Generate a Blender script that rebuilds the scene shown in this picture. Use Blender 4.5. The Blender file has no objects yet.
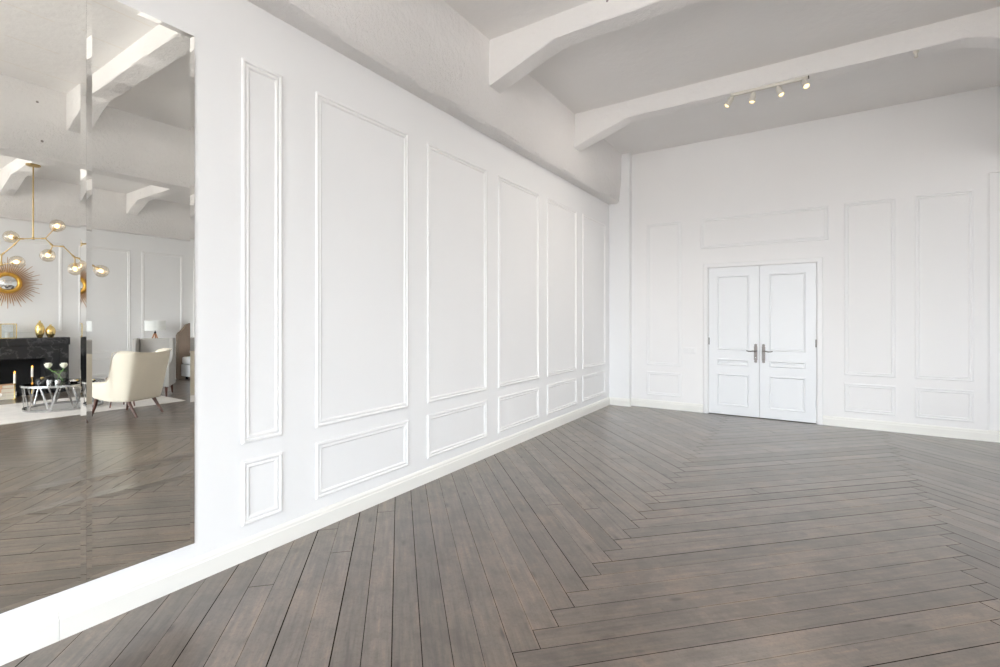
import bpy, bmesh, math, random
from mathutils import Vector, Matrix
random.seed(7)
SC = bpy.context.scene
COL = SC.collection
PI = math.pi

# ------------------------------------------------------------------ nodes
def new_mat(name):
    m = bpy.data.materials.new(name); m.use_nodes = True
    nt = m.node_tree; b = nt.nodes['Principled BSDF']
    return m, nt, b
def N(nt, t, **kw):
    n = nt.nodes.new(t)
    for k, v in kw.items(): setattr(n, k, v)
    return n
def math_(nt, op, a, b=None, c=None):
    n = N(nt, 'ShaderNodeMath', operation=op)
    for i, v in enumerate((a, b, c)):
        if v is None: continue
        if isinstance(v, (int, float)): n.inputs[i].default_value = v
        else: nt.links.new(v, n.inputs[i])
    return n.outputs[0]
def mixc(nt, fac, a, b, blend='MIX'):
    n = N(nt, 'ShaderNodeMix', data_type='RGBA', blend_type=blend)
    for s, v in ((n.inputs[0], fac), (n.inputs[6], a), (n.inputs[7], b)):
        if isinstance(v, (int, float)): s.default_value = v
        elif isinstance(v, tuple): s.default_value = v if len(v) == 4 else (*v, 1)
        else: nt.links.new(v, s)
    return n.outputs[2]
def noise(nt, vec, scale, detail=3, rough=.5, dim='3D'):
    n = N(nt, 'ShaderNodeTexNoise', noise_dimensions=dim)
    n.inputs['Scale'].default_value = scale; n.inputs['Detail'].default_value = detail
    n.inputs['Roughness'].default_value = rough
    if vec is not None: nt.links.new(vec, n.inputs['Vector'])
    return n.outputs[0]
def ramp(nt, fac, stops):
    r = N(nt, 'ShaderNodeValToRGB'); e = r.color_ramp.elements
    while len(e) < len(stops): e.new(.5)
    for i, (p, c) in enumerate(stops):
        e[i].position = p; e[i].color = c if len(c) == 4 else (*c, 1)
    nt.links.new(fac, r.inputs[0]); return r.outputs[0]
def ramp_fac(nt, v, lo, hi):
    n = N(nt, 'ShaderNodeMapRange'); n.inputs['From Min'].default_value = lo; n.inputs['From Max'].default_value = hi
    nt.links.new(v, n.inputs['Value']); return n.outputs[0]
def bump(nt, b, h, strength=.2, dist=.01):
    n = N(nt, 'ShaderNodeBump'); n.inputs['Strength'].default_value = strength
    n.inputs['Distance'].default_value = dist
    nt.links.new(h, n.inputs['Height']); nt.links.new(n.outputs[0], b.inputs['Normal'])

def simple(name, col, rough=.5, metal=0, noise_scale=None, var=.06, bmp=0, bscale=None, spec=None, sheen=0):
    m, nt, b = new_mat(name)
    b.inputs['Roughness'].default_value = rough; b.inputs['Metallic'].default_value = metal
    if spec is not None: b.inputs['Specular IOR Level'].default_value = spec
    if sheen: b.inputs['Sheen Weight'].default_value = sheen
    tc = N(nt, 'ShaderNodeTexCoord')
    nz = noise(nt, tc.outputs['Object'], noise_scale or 6, 4)
    dark = tuple(c*(1-var) for c in col); lite = tuple(min(1, c*(1+var)) for c in col)
    nt.links.new(ramp(nt, nz, [(.3, dark), (.7, lite)]), b.inputs['Base Color'])
    if bmp:
        bump(nt, b, noise(nt, tc.outputs['Object'], bscale or 60, 4), bmp, .004)
    return m

MAT = {}
MAT['paint'] = simple('white_wall_paint', (.865, .87, .875), .55, 0, 1.2, .008, .03, 180, .3)
MAT['far_paint'] = simple('white_far_wall_paint', (.87, .865, .862), .55, 0, 1.2, .008, .03, 180, .3)
MAT['mould'] = simple('white_moulding_paint', (.87, .87, .87), .4, 0, 2, .006, 0, None, .4)
MAT['base'] = simple('ivory_baseboard_paint', (.86, .855, .815), .38, 0, 2, .008, 0, None, .4)
MAT['door'] = simple('cool_white_door_enamel', (.85, .868, .885), .35, 0, 2, .006, 0, None, .45)
def rough_plaster():
    m, nt, b = new_mat('rough_white_plaster')
    tc = N(nt, 'ShaderNodeTexCoord'); v = tc.outputs['Object']
    big = noise(nt, v, .9, 4); 
    c = ramp(nt, big, [(.3, (.84, .825, .81)), (.7, (.88, .865, .855))])
    # sparse nail holes
    vo = N(nt, 'ShaderNodeTexVoronoi'); vo.inputs['Scale'].default_value = 2.3
    nt.links.new(v, vo.inputs['Vector'])
    dots = math_(nt, 'LESS_THAN', vo.outputs['Distance'], .03)
    c = mixc(nt, math_(nt, 'MULTIPLY', dots, .75), c, (.16, .13, .11))
    sp = noise(nt, v, 9, 5, .65)
    spot = ramp(nt, sp, [(.70, (0, 0, 0)), (.76, (1, 1, 1))])
    c = mixc(nt, math_(nt, 'MULTIPLY', spot, .22), c, (.45, .42, .40))
    nt.links.new(c, b.inputs['Base Color'])
    b.inputs['Roughness'].default_value = .8; b.inputs['Specular IOR Level'].default_value = .2
    sp3 = N(nt, 'ShaderNodeSeparateXYZ'); nt.links.new(v, sp3.inputs[0])
    rough_low = ramp_fac(nt, math_(nt, 'ADD', sp3.outputs[2], math_(nt, 'MULTIPLY', big, .5)), 3.75, 3.35)     # hand-thrown render along the lower arris
    h = math_(nt, 'ADD', noise(nt, v, 5, 6, .62), math_(nt, 'MULTIPLY', noise(nt, v, 26, 6, .7), math_(nt, 'MULTIPLY_ADD', rough_low, 1.7, .2)))
    bump(nt, b, h, .6, .04)
    return m
MAT['plaster'] = rough_plaster()
def ceiling_mat():
    m, nt, b = new_mat('board_marked_ceiling_plaster')
    tc = N(nt, 'ShaderNodeTexCoord'); v = tc.outputs['Object']
    c = ramp(nt, noise(nt, v, .7, 5), [(.3, (.84, .825, .81)), (.7, (.875, .865, .855))])
    sx = N(nt, 'ShaderNodeSeparateXYZ'); nt.links.new(v, sx.inputs[0])
    fr = math_(nt, 'FRACT', math_(nt, 'MULTIPLY', sx.outputs[0], 1/.62))
    line = math_(nt, 'LESS_THAN', math_(nt, 'ABSOLUTE', math_(nt, 'SUBTRACT', fr, .5)), .012)
    line = math_(nt, 'MULTIPLY', line, math_(nt, 'GREATER_THAN', noise(nt, v, 1.5, 2), .45))
    line = math_(nt, 'MULTIPLY', line, math_(nt, 'LESS_THAN', sx.outputs[1], 1.9))
    c = mixc(nt, math_(nt, 'MULTIPLY', line, .5), c, (.8, .74, .66))
    nt.links.new(c, b.inputs['Base Color'])
    b.inputs['Roughness'].default_value = .85; b.inputs['Specular IOR Level'].default_value = .2
    bump(nt, b, noise(nt, v, 12, 5, .6), .25, .02)
    return m
MAT['ceiling'] = ceiling_mat()

def floor_mat():
    m, nt, b = new_mat('herringbone_stained_pine')
    tc = N(nt, 'ShaderNodeTexCoord')
    sx = N(nt, 'ShaderNodeSeparateXYZ'); nt.links.new(tc.outputs['Object'], sx.inputs[0])
    X = math_(nt, 'ADD', sx.outputs[0], .034); Y = math_(nt, 'ADD', sx.outputs[1], .039)
    w = 1.68*math.sqrt(2)/20; k = 1/(math.sqrt(2)*w)
    A = math_(nt, 'MULTIPLY', math_(nt, 'ADD', X, Y), k)       # in plank widths
    B = math_(nt, 'MULTIPLY', math_(nt, 'SUBTRACT', X, Y), k)
    i = math_(nt, 'FLOOR', A); j = math_(nt, 'FLOOR', B)
    c = math_(nt, 'MAXIMUM', 0, math_(nt, 'FLOOR', math_(nt, 'DIVIDE', math_(nt, 'ADD', i, j), 20)))
    par = math_(nt, 'ABSOLUTE', math_(nt, 'MODULO', c, 2))
    inv = math_(nt, 'SUBTRACT', 1, par)
    def sel(p, q):   # par==0 -> p , 1 -> q
        return math_(nt, 'ADD', math_(nt, 'MULTIPLY', p, inv), math_(nt, 'MULTIPLY', q, par))
    wid = sel(A, B); leng = sel(B, A); pid = sel(i, j)
    fw = math_(nt, 'FRACT', wid)
    edge = math_(nt, 'MINIMUM', fw, math_(nt, 'SUBTRACT', 1, fw))     # 0 at the gap
    # ends of the planks: the cell one further along lies in another bay
    def bay(di):
        return math_(nt, 'MAXIMUM', 0, math_(nt, 'FLOOR', math_(nt, 'DIVIDE', math_(nt, 'ADD', math_(nt, 'ADD', i, j), di), 20)))
    fl = math_(nt, 'FRACT', leng)
    endA = math_(nt, 'MULTIPLY', math_(nt, 'LESS_THAN', fl, .02), math_(nt, 'SUBTRACT', c, bay(-1)))
    endB = math_(nt, 'MULTIPLY', math_(nt, 'GREATER_THAN', fl, .98), math_(nt, 'SUBTRACT', bay(1), c))
    wn = N(nt, 'ShaderNodeTexWhiteNoise', noise_dimensions='2D')
    cv = N(nt, 'ShaderNodeCombineXYZ'); nt.links.new(pid, cv.inputs[0]); nt.links.new(c, cv.inputs[1])
    nt.links.new(cv.outputs[0], wn.inputs['Vector']); rnd = wn.outputs['Value']
    wn2 = N(nt, 'ShaderNodeTexWhiteNoise', noise_dimensions='3D')
    gv = N(nt, 'ShaderNodeCombineXYZ')
    nt.links.new(math_(nt, 'ROUND', wid), gv.inputs[0]); nt.links.new(c, gv.inputs[1]); gv.inputs[2].default_value = 3.3
    nt.links.new(gv.outputs[0], wn2.inputs['Vector']); grnd = wn2.outputs['Value']
    # gap half width in plank widths
    gw = math_(nt, 'ADD', .006, math_(nt, 'MULTIPLY', math_(nt, 'POWER', grnd, 2), .020))
    gap = math_(nt, 'LESS_THAN', edge, gw)
    # a few butt joints inside a bay
    bj = math_(nt, 'ADD', math_(nt, 'MULTIPLY', leng, 1/13.), math_(nt, 'MULTIPLY', rnd, 9.7))
    bf = math_(nt, 'FRACT', bj)
    butt = math_(nt, 'MULTIPLY', math_(nt, 'LESS_THAN', bf, .0022), math_(nt, 'GREATER_THAN', rnd, .80))
    line = math_(nt, 'MAXIMUM', math_(nt, 'MAXIMUM', gap, butt), math_(nt, 'MAXIMUM', endA, endB))
    seg = math_(nt, 'FLOOR', bj)
    # grain
    gc = N(nt, 'ShaderNodeCombineXYZ')
    nt.links.new(math_(nt, 'MULTIPLY', leng, .12), gc.inputs[0]); nt.links.new(math_(nt, 'MULTIPLY', wid, 1.6), gc.inputs[1])
    nt.links.new(math_(nt, 'MULTIPLY', math_(nt, 'ADD', rnd, seg), 37.), gc.inputs[2])
    g1 = noise(nt, gc.outputs[0], 2.6, 8, .68)
    gc2 = N(nt, 'ShaderNodeCombineXYZ')
    nt.links.new(math_(nt, 'MULTIPLY', leng, .25), gc2.inputs[0]); nt.links.new(math_(nt, 'MULTIPLY', wid, 9), gc2.inputs[1])
    nt.links.new(math_(nt, 'MULTIPLY', rnd, 91.), gc2.inputs[2])
    g2 = noise(nt, gc2.outputs[0], 2.0, 4, .6)
    blot = noise(nt, tc.outputs['Object'], 2.2, 5, .6)
    col = ramp(nt, g1, [(.25, (.072, .057, .047)), (.43, (.142, .119, .101)), (.57, (.185, .151, .124)), (.72, (.270, .196, .140))])
    col = mixc(nt, math_(nt, 'MULTIPLY', math_(nt, 'SUBTRACT', g2, .3), .7), col, (.128, .104, .086))
    col = mixc(nt, math_(nt, 'MULTIPLY', ramp_fac(nt, blot, .5, .72), .35), col, (.27, .195, .14))
    # knots
    vo = N(nt, 'ShaderNodeTexVoronoi'); vo.inputs['Scale'].default_value = 1.0
    kv = N(nt, 'ShaderNodeCombineXYZ')
    nt.links.new(math_(nt, 'MULTIPLY', leng, .35), kv.inputs[0]); nt.links.new(wid, kv.inputs[1]); nt.links.new(math_(nt, 'MULTIPLY', rnd, 55.), kv.inputs[2])
    nt.links.new(kv.outputs[0], vo.inputs['Vector'])
    kn = ramp_fac(nt, vo.outputs['Distance'], .16, .05)
    col = mixc(nt, math_(nt, 'MULTIPLY', kn, .75), col, (.045, .033, .027))
    scuff = noise(nt, tc.outputs['Object'], 5.5, 8, .7)
    col = mixc(nt, math_(nt, 'MULTIPLY', ramp_fac(nt, scuff, .52, .40), .45), col, (.088, .072, .060))
    col = mixc(nt, math_(nt, 'MULTIPLY', ramp_fac(nt, scuff, .58, .72), .5), col, (.29, .21, .15))
    val = math_(nt, 'ADD', .70, math_(nt, 'MULTIPLY', rnd, .38))
    hsv = N(nt, 'ShaderNodeHueSaturation'); nt.links.new(col, hsv.inputs['Color']); nt.links.new(val, hsv.inputs['Value'])
    fine = noise(nt, tc.outputs['Object'], 60, 4, .7)
    col = mixc(nt, math_(nt, 'MULTIPLY', ramp_fac(nt, fine, .50, .36), .30), hsv.outputs[0], (.070, .052, .040))
    col = mixc(nt, math_(nt, 'MULTIPLY', line, .95), col, (.012, .008, .006))
    # worn pale edges beside the gaps
    worn = math_(nt, 'MULTIPLY', ramp_fac(nt, edge, .10, .03), ramp_fac(nt, blot, .52, .62))
    worn = math_(nt, 'MULTIPLY', worn, math_(nt, 'SUBTRACT', 1, line))
    col = mixc(nt, math_(nt, 'MULTIPLY', worn, .28), col, (.34, .235, .15))
    nt.links.new(col, b.inputs['Base Color'])
    rg = math_(nt, 'ADD', .283, math_(nt, 'MULTIPLY', blot, .06))
    nt.links.new(math_(nt, 'ADD', rg, math_(nt, 'MULTIPLY', line, .4)), b.inputs['Roughness'])
    nl = math_(nt, 'SUBTRACT', 1, line)
    nt.links.new(math_(nt, 'MULTIPLY', nl, .6), b.inputs['Specular IOR Level'])
    nt.links.new(math_(nt, 'MULTIPLY', nl, .5), b.inputs['Coat Weight']); b.inputs['Coat Roughness'].default_value = .22
    hgt = math_(nt, 'SUBTRACT', math_(nt, 'MULTIPLY', g2, .12), line)
    bump(nt, b, hgt, .35, .004)
    return m
MAT['floor'] = floor_mat()

def mirror_mat():
    m, nt, b = new_mat('silvered_mirror_glass')
    tc = N(nt, 'ShaderNodeTexCoord')
    c = ramp(nt, noise(nt, tc.outputs['Object'], .8, 2), [(.3, (.95, .95, .92)), (.7, (.96, .96, .93))])
    nt.links.new(c, b.inputs['Base Color'])
    b.inputs['Metallic'].default_value = 1; b.inputs['Roughness'].default_value = 0.0
    return m
MAT['mirror'] = mirror_mat()
def marble():
    m, nt, b = new_mat('black_veined_marble')
    tc = N(nt, 'ShaderNodeTexCoord'); v = tc.outputs['Object']
    nz = noise(nt, v, 3.0, 8, .62)
    vein = ramp(nt, math_(nt, 'ABSOLUTE', math_(nt, 'SUBTRACT', nz, .5)), [(0, (.10, .10, .105)), (.008, (.035, .035, .037)), (.03, (.014, .014, .016))])
    nt.links.new(vein, b.inputs['Base Color']); b.inputs['Roughness'].default_value = .22
    return m
MAT['marble'] = marble()
def thin_glass(name, tint=(1, 1, 1), refl=.12):
    m = bpy.data.materials.new(name); m.use_nodes = True; nt = m.node_tree
    nt.nodes.remove(nt.nodes['Principled BSDF']); out = nt.nodes['Material Output']
    t = N(nt, 'ShaderNodeBsdfTransparent'); t.inputs[0].default_value = (*tint, 1)
    g = N(nt, 'ShaderNodeBsdfGlossy'); g.inputs['Roughness'].default_value = .03
    lw = N(nt, 'ShaderNodeLayerWeight'); lw.inputs['Blend'].default_value = .25
    f = math_(nt, 'MULTIPLY_ADD', lw.outputs['Facing'], .55, refl*.4)
    mx = N(nt, 'ShaderNodeMixShader'); nt.links.new(f, mx.inputs[0])
    nt.links.new(t.outputs[0], mx.inputs[1]); nt.links.new(g.outputs[0], mx.inputs[2])
    nt.links.new(mx.outputs[0], out.inputs['Surface']); return m
MAT['glass'] = thin_glass('clear_thin_glass', (.90, .93, .94), .3)
MAT['smoke_glass'] = thin_glass('smoked_table_glass', (.32, .33, .34), .3)
MAT['globe'] = thin_glass('warm_clear_globe_glass', (1.0, .94, .84), .4)
def win_glass():
    m = bpy.data.materials.new('window_pane_glass'); m.use_nodes = True; nt = m.node_tree
    nt.nodes.remove(nt.nodes['Principled BSDF']); out = nt.nodes['Material Output']
    t = N(nt, 'ShaderNodeBsdfTransparent'); g = N(nt, 'ShaderNodeBsdfGlossy'); g.inputs['Roughness'].default_value = 0.02
    mx = N(nt, 'ShaderNodeMixShader'); mx.inputs[0].default_value = .05
    nt.links.new(t.outputs[0], mx.inputs[1]); nt.links.new(g.outputs[0], mx.inputs[2]); nt.links.new(mx.outputs[0], out.inputs['Surface'])
    return m
MAT['pane'] = win_glass()
def emit(name, col, s):
    m, nt, b = new_mat(name); b.inputs['Base Color'].default_value = (*col, 1)
    b.inputs['Emission Color'].default_value = (*col, 1); b.inputs['Emission Strength'].default_value = s
    return m
MAT['spot_bulb'] = emit('warm_spot_bulb', (1, .80, .46), 1.7)
MAT['bulb'] = emit('warm_filament_bulb', (1, .78, .46), 3)
MAT['flame'] = emit('candle_flame', (1, .42, .06), 4)
MAT['gold'] = simple('polished_gold', (.86, .66, .28), .22, 1, 9, .05)
MAT['brass'] = simple('aged_brass', (.52, .38, .17), .32, 1, 9, .08)
MAT['ray_gold'] = simple('copper_gold_rod', (.46, .25, .10), .5, .5, 9, .1)
MAT['ring_gold'] = simple('gilded_ring', (.72, .42, .08), .4, .6, 20, .15)
MAT['convex'] = simple('convex_mirror_glass', (.86, .86, .85), .02, 1, 3, .01)
MAT['chrome'] = simple('chrome', (.56, .56, .56), .14, 1, 5, .02)
MAT['nickel'] = simple('brushed_nickel', (.19, .17, .16), .42, 1, 40, .12)
MAT['cream'] = simple('cream_velvet_upholstery', (.70, .645, .535), .75, 0, 3, .04, .12, 260, .25, .3)
MAT['grey_cloth'] = simple('light_grey_upholstery', (.43, .42, .405), .85, 0, 4, .05, .12, 260, .2)
MAT['brown_cloth'] = simple('taupe_headboard_cloth', (.30, .235, .19), .85, 0, 5, .06, .12, 260, .2)
MAT['bed_grey'] = simple('pale_grey_bed_cloth', (.56, .56, .57), .85, 0, 5, .05, .1, 200, .2)
MAT['linen'] = simple('white_linen', (.84, .85, .87), .85, 0, 4, .03, .25, 14, .2)
MAT['shade'] = simple('white_lampshade_linen', (.86, .88, .86), .8, 0, 5, .02, .05, 300, .2)
MAT['dark_wood'] = simple('dark_walnut', (.085, .034, .024), .3, 0, 12, .3)
MAT['copper_wood'] = simple('copper_brown_wood', (.42, .19, .09), .35, 0, 12, .2)
MAT['brown_wood'] = simple('brown_tabletop_wood', (.20, .10, .07), .3, 0, 12, .2)
MAT['black'] = simple('black_lacquer', (.014, .014, .016), .25, 0, 8, .2)
MAT['soot'] = simple('sooty_firebox_brick', (.010, .010, .011), .9, 0, 8, .3)
MAT['silver'] = simple('silver_metal', (.80, .80, .80), .18, 1, 8, .03)
MAT['rug'] = simple('ivory_rug_pile', (.73, .71, .69), .95, 0, 5, .07, .5, 120, .1)
MAT['wax'] = simple('white_candle_wax', (.86, .84, .78), .5, 0, 8, .02)
MAT['petal'] = simple('white_petal', (.88, .88, .76), .6, 0, 20, .06)
MAT['leaf'] = simple('green_stem', (.16, .34, .08), .5, 0, 20, .2)
MAT['paper_white'] = simple('pale_book_cover', (.70, .66, .60), .6, 0, 20, .06)
MAT['paper_tan'] = simple('tan_book_cover', (.56, .33, .19), .6, 0, 20, .08)
MAT['paper_page'] = simple('book_pages', (.80, .76, .66), .8, 0, 120, .08)
MAT['plastic'] = simple('white_plastic', (.86, .86, .86), .3, 0, 5, .01)
MAT['spot_white'] = simple('ivory_spot_housing', (.72, .69, .62), .4, 0, 10, .02)
MAT['dark_track'] = simple('dark_track_slot', (.10, .09, .08), .5, 0, 10, .05)

# ------------------------------------------------------------------ mesh helpers
class MB:
    def __init__(s): s.bm = bmesh.new()
    def verts(s, pts): return [s.bm.verts.new(p) for p in pts]
    def face(s, vs):
        try: return s.bm.faces.new(vs)
        except ValueError: return None
    def box(s, x0, x1, y0, y1, z0, z1, bev=0, seg=2, M=None):
        v = s.verts([(x, y, z) for x in (x0, x1) for y in (y0, y1) for z in (z0, z1)])
        fs = [s.face([v[i] for i in q]) for q in ((0, 1, 3, 2), (4, 6, 7, 5), (0, 4, 5, 1), (2, 3, 7, 6), (0, 2, 6, 4), (1, 5, 7, 3))]
        if M: bmesh.ops.transform(s.bm, matrix=M, verts=v)
        if bev:
            es = {e for f in fs for e in f.edges}
            bmesh.ops.bevel(s.bm, geom=list(es), offset=bev, segments=seg, profile=.5, affect='EDGES')
        return s
    def lathe(s, prof, n=24, c=(0, 0, 0), axis=None, cap=True):
        M = Matrix.Translation(c)
        if axis is not None: M = M @ Vector((0, 0, 1)).rotation_difference(Vector(axis)).to_matrix().to_4x4()
        rings = []
        for r, z in prof:
            rings.append(s.verts([M @ Vector((r*math.cos(2*PI*k/n), r*math.sin(2*PI*k/n), z)) for k in range(n)]))
        for a, b in zip(rings, rings[1:]):
            for k in range(n): s.face([a[k], a[(k+1) % n], b[(k+1) % n], b[k]])
        if cap:
            s.face(rings[0][::-1]); s.face(rings[-1])
        return s
    def tube(s, pts, r, n=8, r2=None):
        pts = [Vector(p) for p in pts]; rings = []
        for i, p in enumerate(pts):
            d = (pts[min(i+1, len(pts)-1)] - pts[max(i-1, 0)]).normalized()
            up = Vector((0, 0, 1)) if abs(d.z) < .95 else Vector((1, 0, 0))
            a = d.cross(up).normalized(); b = a.cross(d)
            rr = r if r2 is None else r + (r2-r)*i/(len(pts)-1)
            rings.append(s.verts([p + rr*(a*math.cos(2*PI*k/n) + b*math.sin(2*PI*k/n)) for k in range(n)]))
        for q, w in zip(rings, rings[1:]):
            for k in range(n): s.face([q[k], q[(k+1) % n], w[(k+1) % n], w[k]])
        s.face(rings[0][::-1]); s.face(rings[-1]); return s
    def sphere(s, c, r, u=20, v=12, sc=(1, 1, 1), M=None):
        m = Matrix.Translation(c) @ (M or Matrix()) @ Matrix.Diagonal((*sc, 1))
        bmesh.ops.create_uvsphere(s.bm, u_segments=u, v_segments=v, radius=r, matrix=m); return s
    def prism(s, poly, f):            # f(u,v,k) -> point ; k = 0/1
        a = s.verts([f(u, v, 0) for u, v in poly]); b = s.verts([f(u, v, 1) for u, v in poly])
        s.face(a); s.face(b[::-1]); n = len(poly)
        for k in range(n): s.face([a[k], b[k], b[(k+1) % n], a[(k+1) % n]])
        return s
    def sweep_frame(s, u0, u1, v0, v1, prof, f):      # mitred picture-frame moulding; f(u,v,h)
        loops = []
        for o, hh in prof:
            loops.append(s.verts([f(u0+o, v0+o, hh), f(u1-o, v0+o, hh), f(u1-o, v1-o, hh), f(u0+o, v1-o, hh)]))
        for a, b in zip(loops, loops[1:]):
            for k in range(4): s.face([a[k], a[(k+1) % 4], b[(k+1) % 4], b[k]])
        return s
    def obj(s, name, mat, parent=None, smooth=False, loc=None, subsurf=0):
        bmesh.ops.remove_doubles(s.bm, verts=s.bm.verts, dist=1e-6)
        bmesh.ops.recalc_face_normals(s.bm, faces=s.bm.faces)
        me = bpy.data.meshes.new(name); s.bm.to_mesh(me); s.bm.free()
        me.materials.append(MAT[mat] if isinstance(mat, str) else mat)
        if smooth:
            for p in me.polygons: p.use_smooth = True
            if smooth != 'all': me.set_sharp_from_angle(angle=math.radians(38))
        o = bpy.data.objects.new(name, me); COL.objects.link(o)
        if parent: o.parent = parent
        if loc: o.location = loc
        if subsurf:
            md = o.modifiers.new('smooth', 'SUBSURF'); md.levels = subsurf; md.render_levels = subsurf
        return o
def thing(name, label, cat, loc=(0, 0, 0), rz=0, group=None):
    o = bpy.data.objects.new(name, None); COL.objects.link(o); o.empty_display_size = .1
    o.location = loc; o.rotation_euler = (0, 0, rz)
    return tag(o, label, cat, group)
def tag(o, label, cat, group=None):
    o['label'] = label; o['category'] = cat
    if group: o['group'] = group
    return o
def struct(o, label=None, cat=None):
    o['kind'] = 'structure'
    if label: o['label'] = label
    if cat: o['category'] = cat
    return o
def part(o, label): o['label'] = label; return o

# ------------------------------------------------------------------ room shell (x = 0 left wall, y = 7.331 door wall)
W, D, YF, HC = 9.2, 7.331, -6.0, 3.89
struct(MB().box(-.3, W+.3, YF-.3, D+.35, -.12, 0).obj('floor', 'floor'), 'dark stained herringbone plank floor', 'floor')
struct(MB().box(-.3, W+.3, YF-.3, D+.35, HC, HC+.15).obj('ceiling', 'ceiling'), 'rough white plaster ceiling between beams', 'ceiling')
struct(MB().box(-.3, 0, YF-.3, D+.35, 0, HC).obj('wall_left', 'paint'), 'white panelled wall with the tall mirror', 'wall')
added_wins = [(-5.6, -4.3), (-3.9, -2.6)]; RZ0, RZ1 = .30, 3.10  # unseen windows added so the left wall gets light from the right
m = MB(); m.box(W, W+.3, YF-.3, added_wins[0][0], 0, HC); m.box(W, W+.3, added_wins[0][1], added_wins[1][0], 0, HC); m.box(W, W+.3, added_wins[1][1], D+.35, 0, HC)
for a, b in added_wins: m.box(W, W+.3, a, b, 0, RZ0); m.box(W, W+.3, a, b, RZ1, HC)
struct(m.obj('wall_right', 'paint'), 'white panelled wall behind the black fireplace, seen in the mirror', 'wall')
DX0, DX1, DXM, DZ = 1.432, 2.716, 2.072, 2.066
m = MB()
m.box(0, DX0, D, D+.2, 0, HC); m.box(4.305, W, D+.034, D+.2, 0, 2.95); m.prism([(DX1, D+.2), (DX1, D)] + [(4.271+.034*math.sin(t*PI/16), D+.034-.034*math.cos(t*PI/16)) for t in range(9)] + [(4.305, D+.2)], lambda u, v, k: (u, v, 2.95*k)); m.box(DX1, W, D, D+.2, 2.95, HC); m.box(DX0, DX1, D, D+.2, DZ, HC)
m.box(DX0-.05, DX1+.05, D+.2, D+.3, 0, DZ+.05)
struct(m.obj('wall_back', 'far_paint'), 'white panelled far wall around the double door', 'wall')
# window wall behind the camera
wins = [(1.8, 3.5), (3.95, 6.15), (6.55, 8.75)]; WZ0, WZ1 = .30, 3.25
m = MB(); xs = [0] + [v for w in wins for v in w] + [W]
for a, b in zip(xs[0::2], xs[1::2]): m.box(a, b, YF-.3, YF, 0, HC)
for a, b in wins:
    m.box(a, b, YF-.3, YF, 0, WZ0); m.box(a, b, YF-.3, YF, WZ1, HC)
struct(m.obj('wall_front', 'paint'), 'white wall with tall windows behind the viewpoint', 'wall')
for k, (a, b) in enumerate(wins):
    m = MB()
    m.box(a, a+.06, YF-.2, YF-.12, WZ0, WZ1); m.box(b-.06, b, YF-.2, YF-.12, WZ0, WZ1)
    m.box(a, b, YF-.2, YF-.12, WZ0, WZ0+.06); m.box(a, b, YF-.2, YF-.12, WZ1-.06, WZ1)
    for q in (1, 2): m.box(a+(b-a)*q/3-.025, a+(b-a)*q/3+.025, YF-.19, YF-.13, WZ0, WZ1)
    m.box(a, b, YF-.19, YF-.13, 2.2, 2.25)
    wo = struct(m.obj('window_%d' % (k+1), 'mould'), 'white framed tall window behind the viewpoint', 'window')
    MB().box(a+.05, b-.05, YF-.163, YF-.157, WZ0+.05, WZ1-.05).obj('pane', 'pane', wo)

for k, (a, b) in enumerate(added_wins):  # frames and panes of the added side-light windows
    m = MB(); x0, x1 = W+.12, W+.20
    m.box(x0, x1, a, a+.06, RZ0, RZ1); m.box(x0, x1, b-.06, b, RZ0, RZ1); m.box(x0, x1, a, b, RZ0, RZ0+.06); m.box(x0, x1, a, b, RZ1-.06, RZ1)
    for q in (1, 2): m.box(x0+.01, x1-.01, a+(b-a)*q/3-.025, a+(b-a)*q/3+.025, RZ0, RZ1)
    m.box(x0+.01, x1-.01, a, b, 2.2, 2.25)
    wo = struct(m.obj('window_%d' % (k+4), 'mould'), 'white framed tall window added out of view in the fireplace wall for side light', 'window')
    MB().box(W+.157, W+.163, a+.05, b-.05, RZ0+.05, RZ1-.05).obj('pane', 'pane', wo)

# corner pilaster, wall beams, cross beams
PY = 7.22
struct(MB().box(0, .322, PY, D+.01, 0, HC, .006, 2).obj('pilaster', 'paint'), 'narrow white corner pilaster at the end of the left wall', 'pilaster')
def jitter_sweep(name, prof, y0, y1, n, amp, mat, seed):
    rnd = random.Random(seed); m = MB(); rings = []
    for k in range(n+1):
        y = y0+(y1-y0)*k/n
        rings.append(m.verts([(x+(rnd.uniform(-amp, amp) if j else 0), y, z+(rnd.uniform(-amp, amp) if j else 0)) for x, z, j in prof]))
    c = len(prof)
    for a, b in zip(rings, rings[1:]):
        for q in range(c): m.face([a[q], a[(q+1) % c], b[(q+1) % c], b[q]])
    m.face(rings[0][::-1]); m.face(rings[-1])
    return struct(m.obj(name, mat, smooth=True))
ZB = 3.136
o = jitter_sweep('ceiling_beam', [(-.01, ZB, 0), (.128, ZB, 1), (.155, ZB+.022, 1), (.168, ZB+.10, 1), (.19, 3.5, 1), (.20, HC+.02, 0), (-.01, HC+.02, 0)], YF, PY+.005, 90, .0035, 'plaster', 1)
struct(o, 'rough plaster beam running along the top of the left wall', 'beam')
ZM = 3.117
o = jitter_sweep('ceiling_beam', [(4.42, ZM, 1), (4.41, ZM+.02, 1), (4.41, 3.5, 1), (4.41, HC+.02, 0), (4.70, HC+.02, 0), (4.70, 3.5, 1), (4.70, ZM+.02, 1), (4.69, ZM, 1)], YF, D-.04, 90, .003, 'plaster', 2)
struct(o, 'deep plaster beam along the middle of the room, seen in the mirror', 'beam')
o = struct(MB().box(W-.16, W+.01, YF, D, 3.105, HC+.01, .01, 2).obj('ceiling_beam', 'plaster'), 'rough plaster beam above the fireplace wall, seen in the mirror', 'beam')
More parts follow.
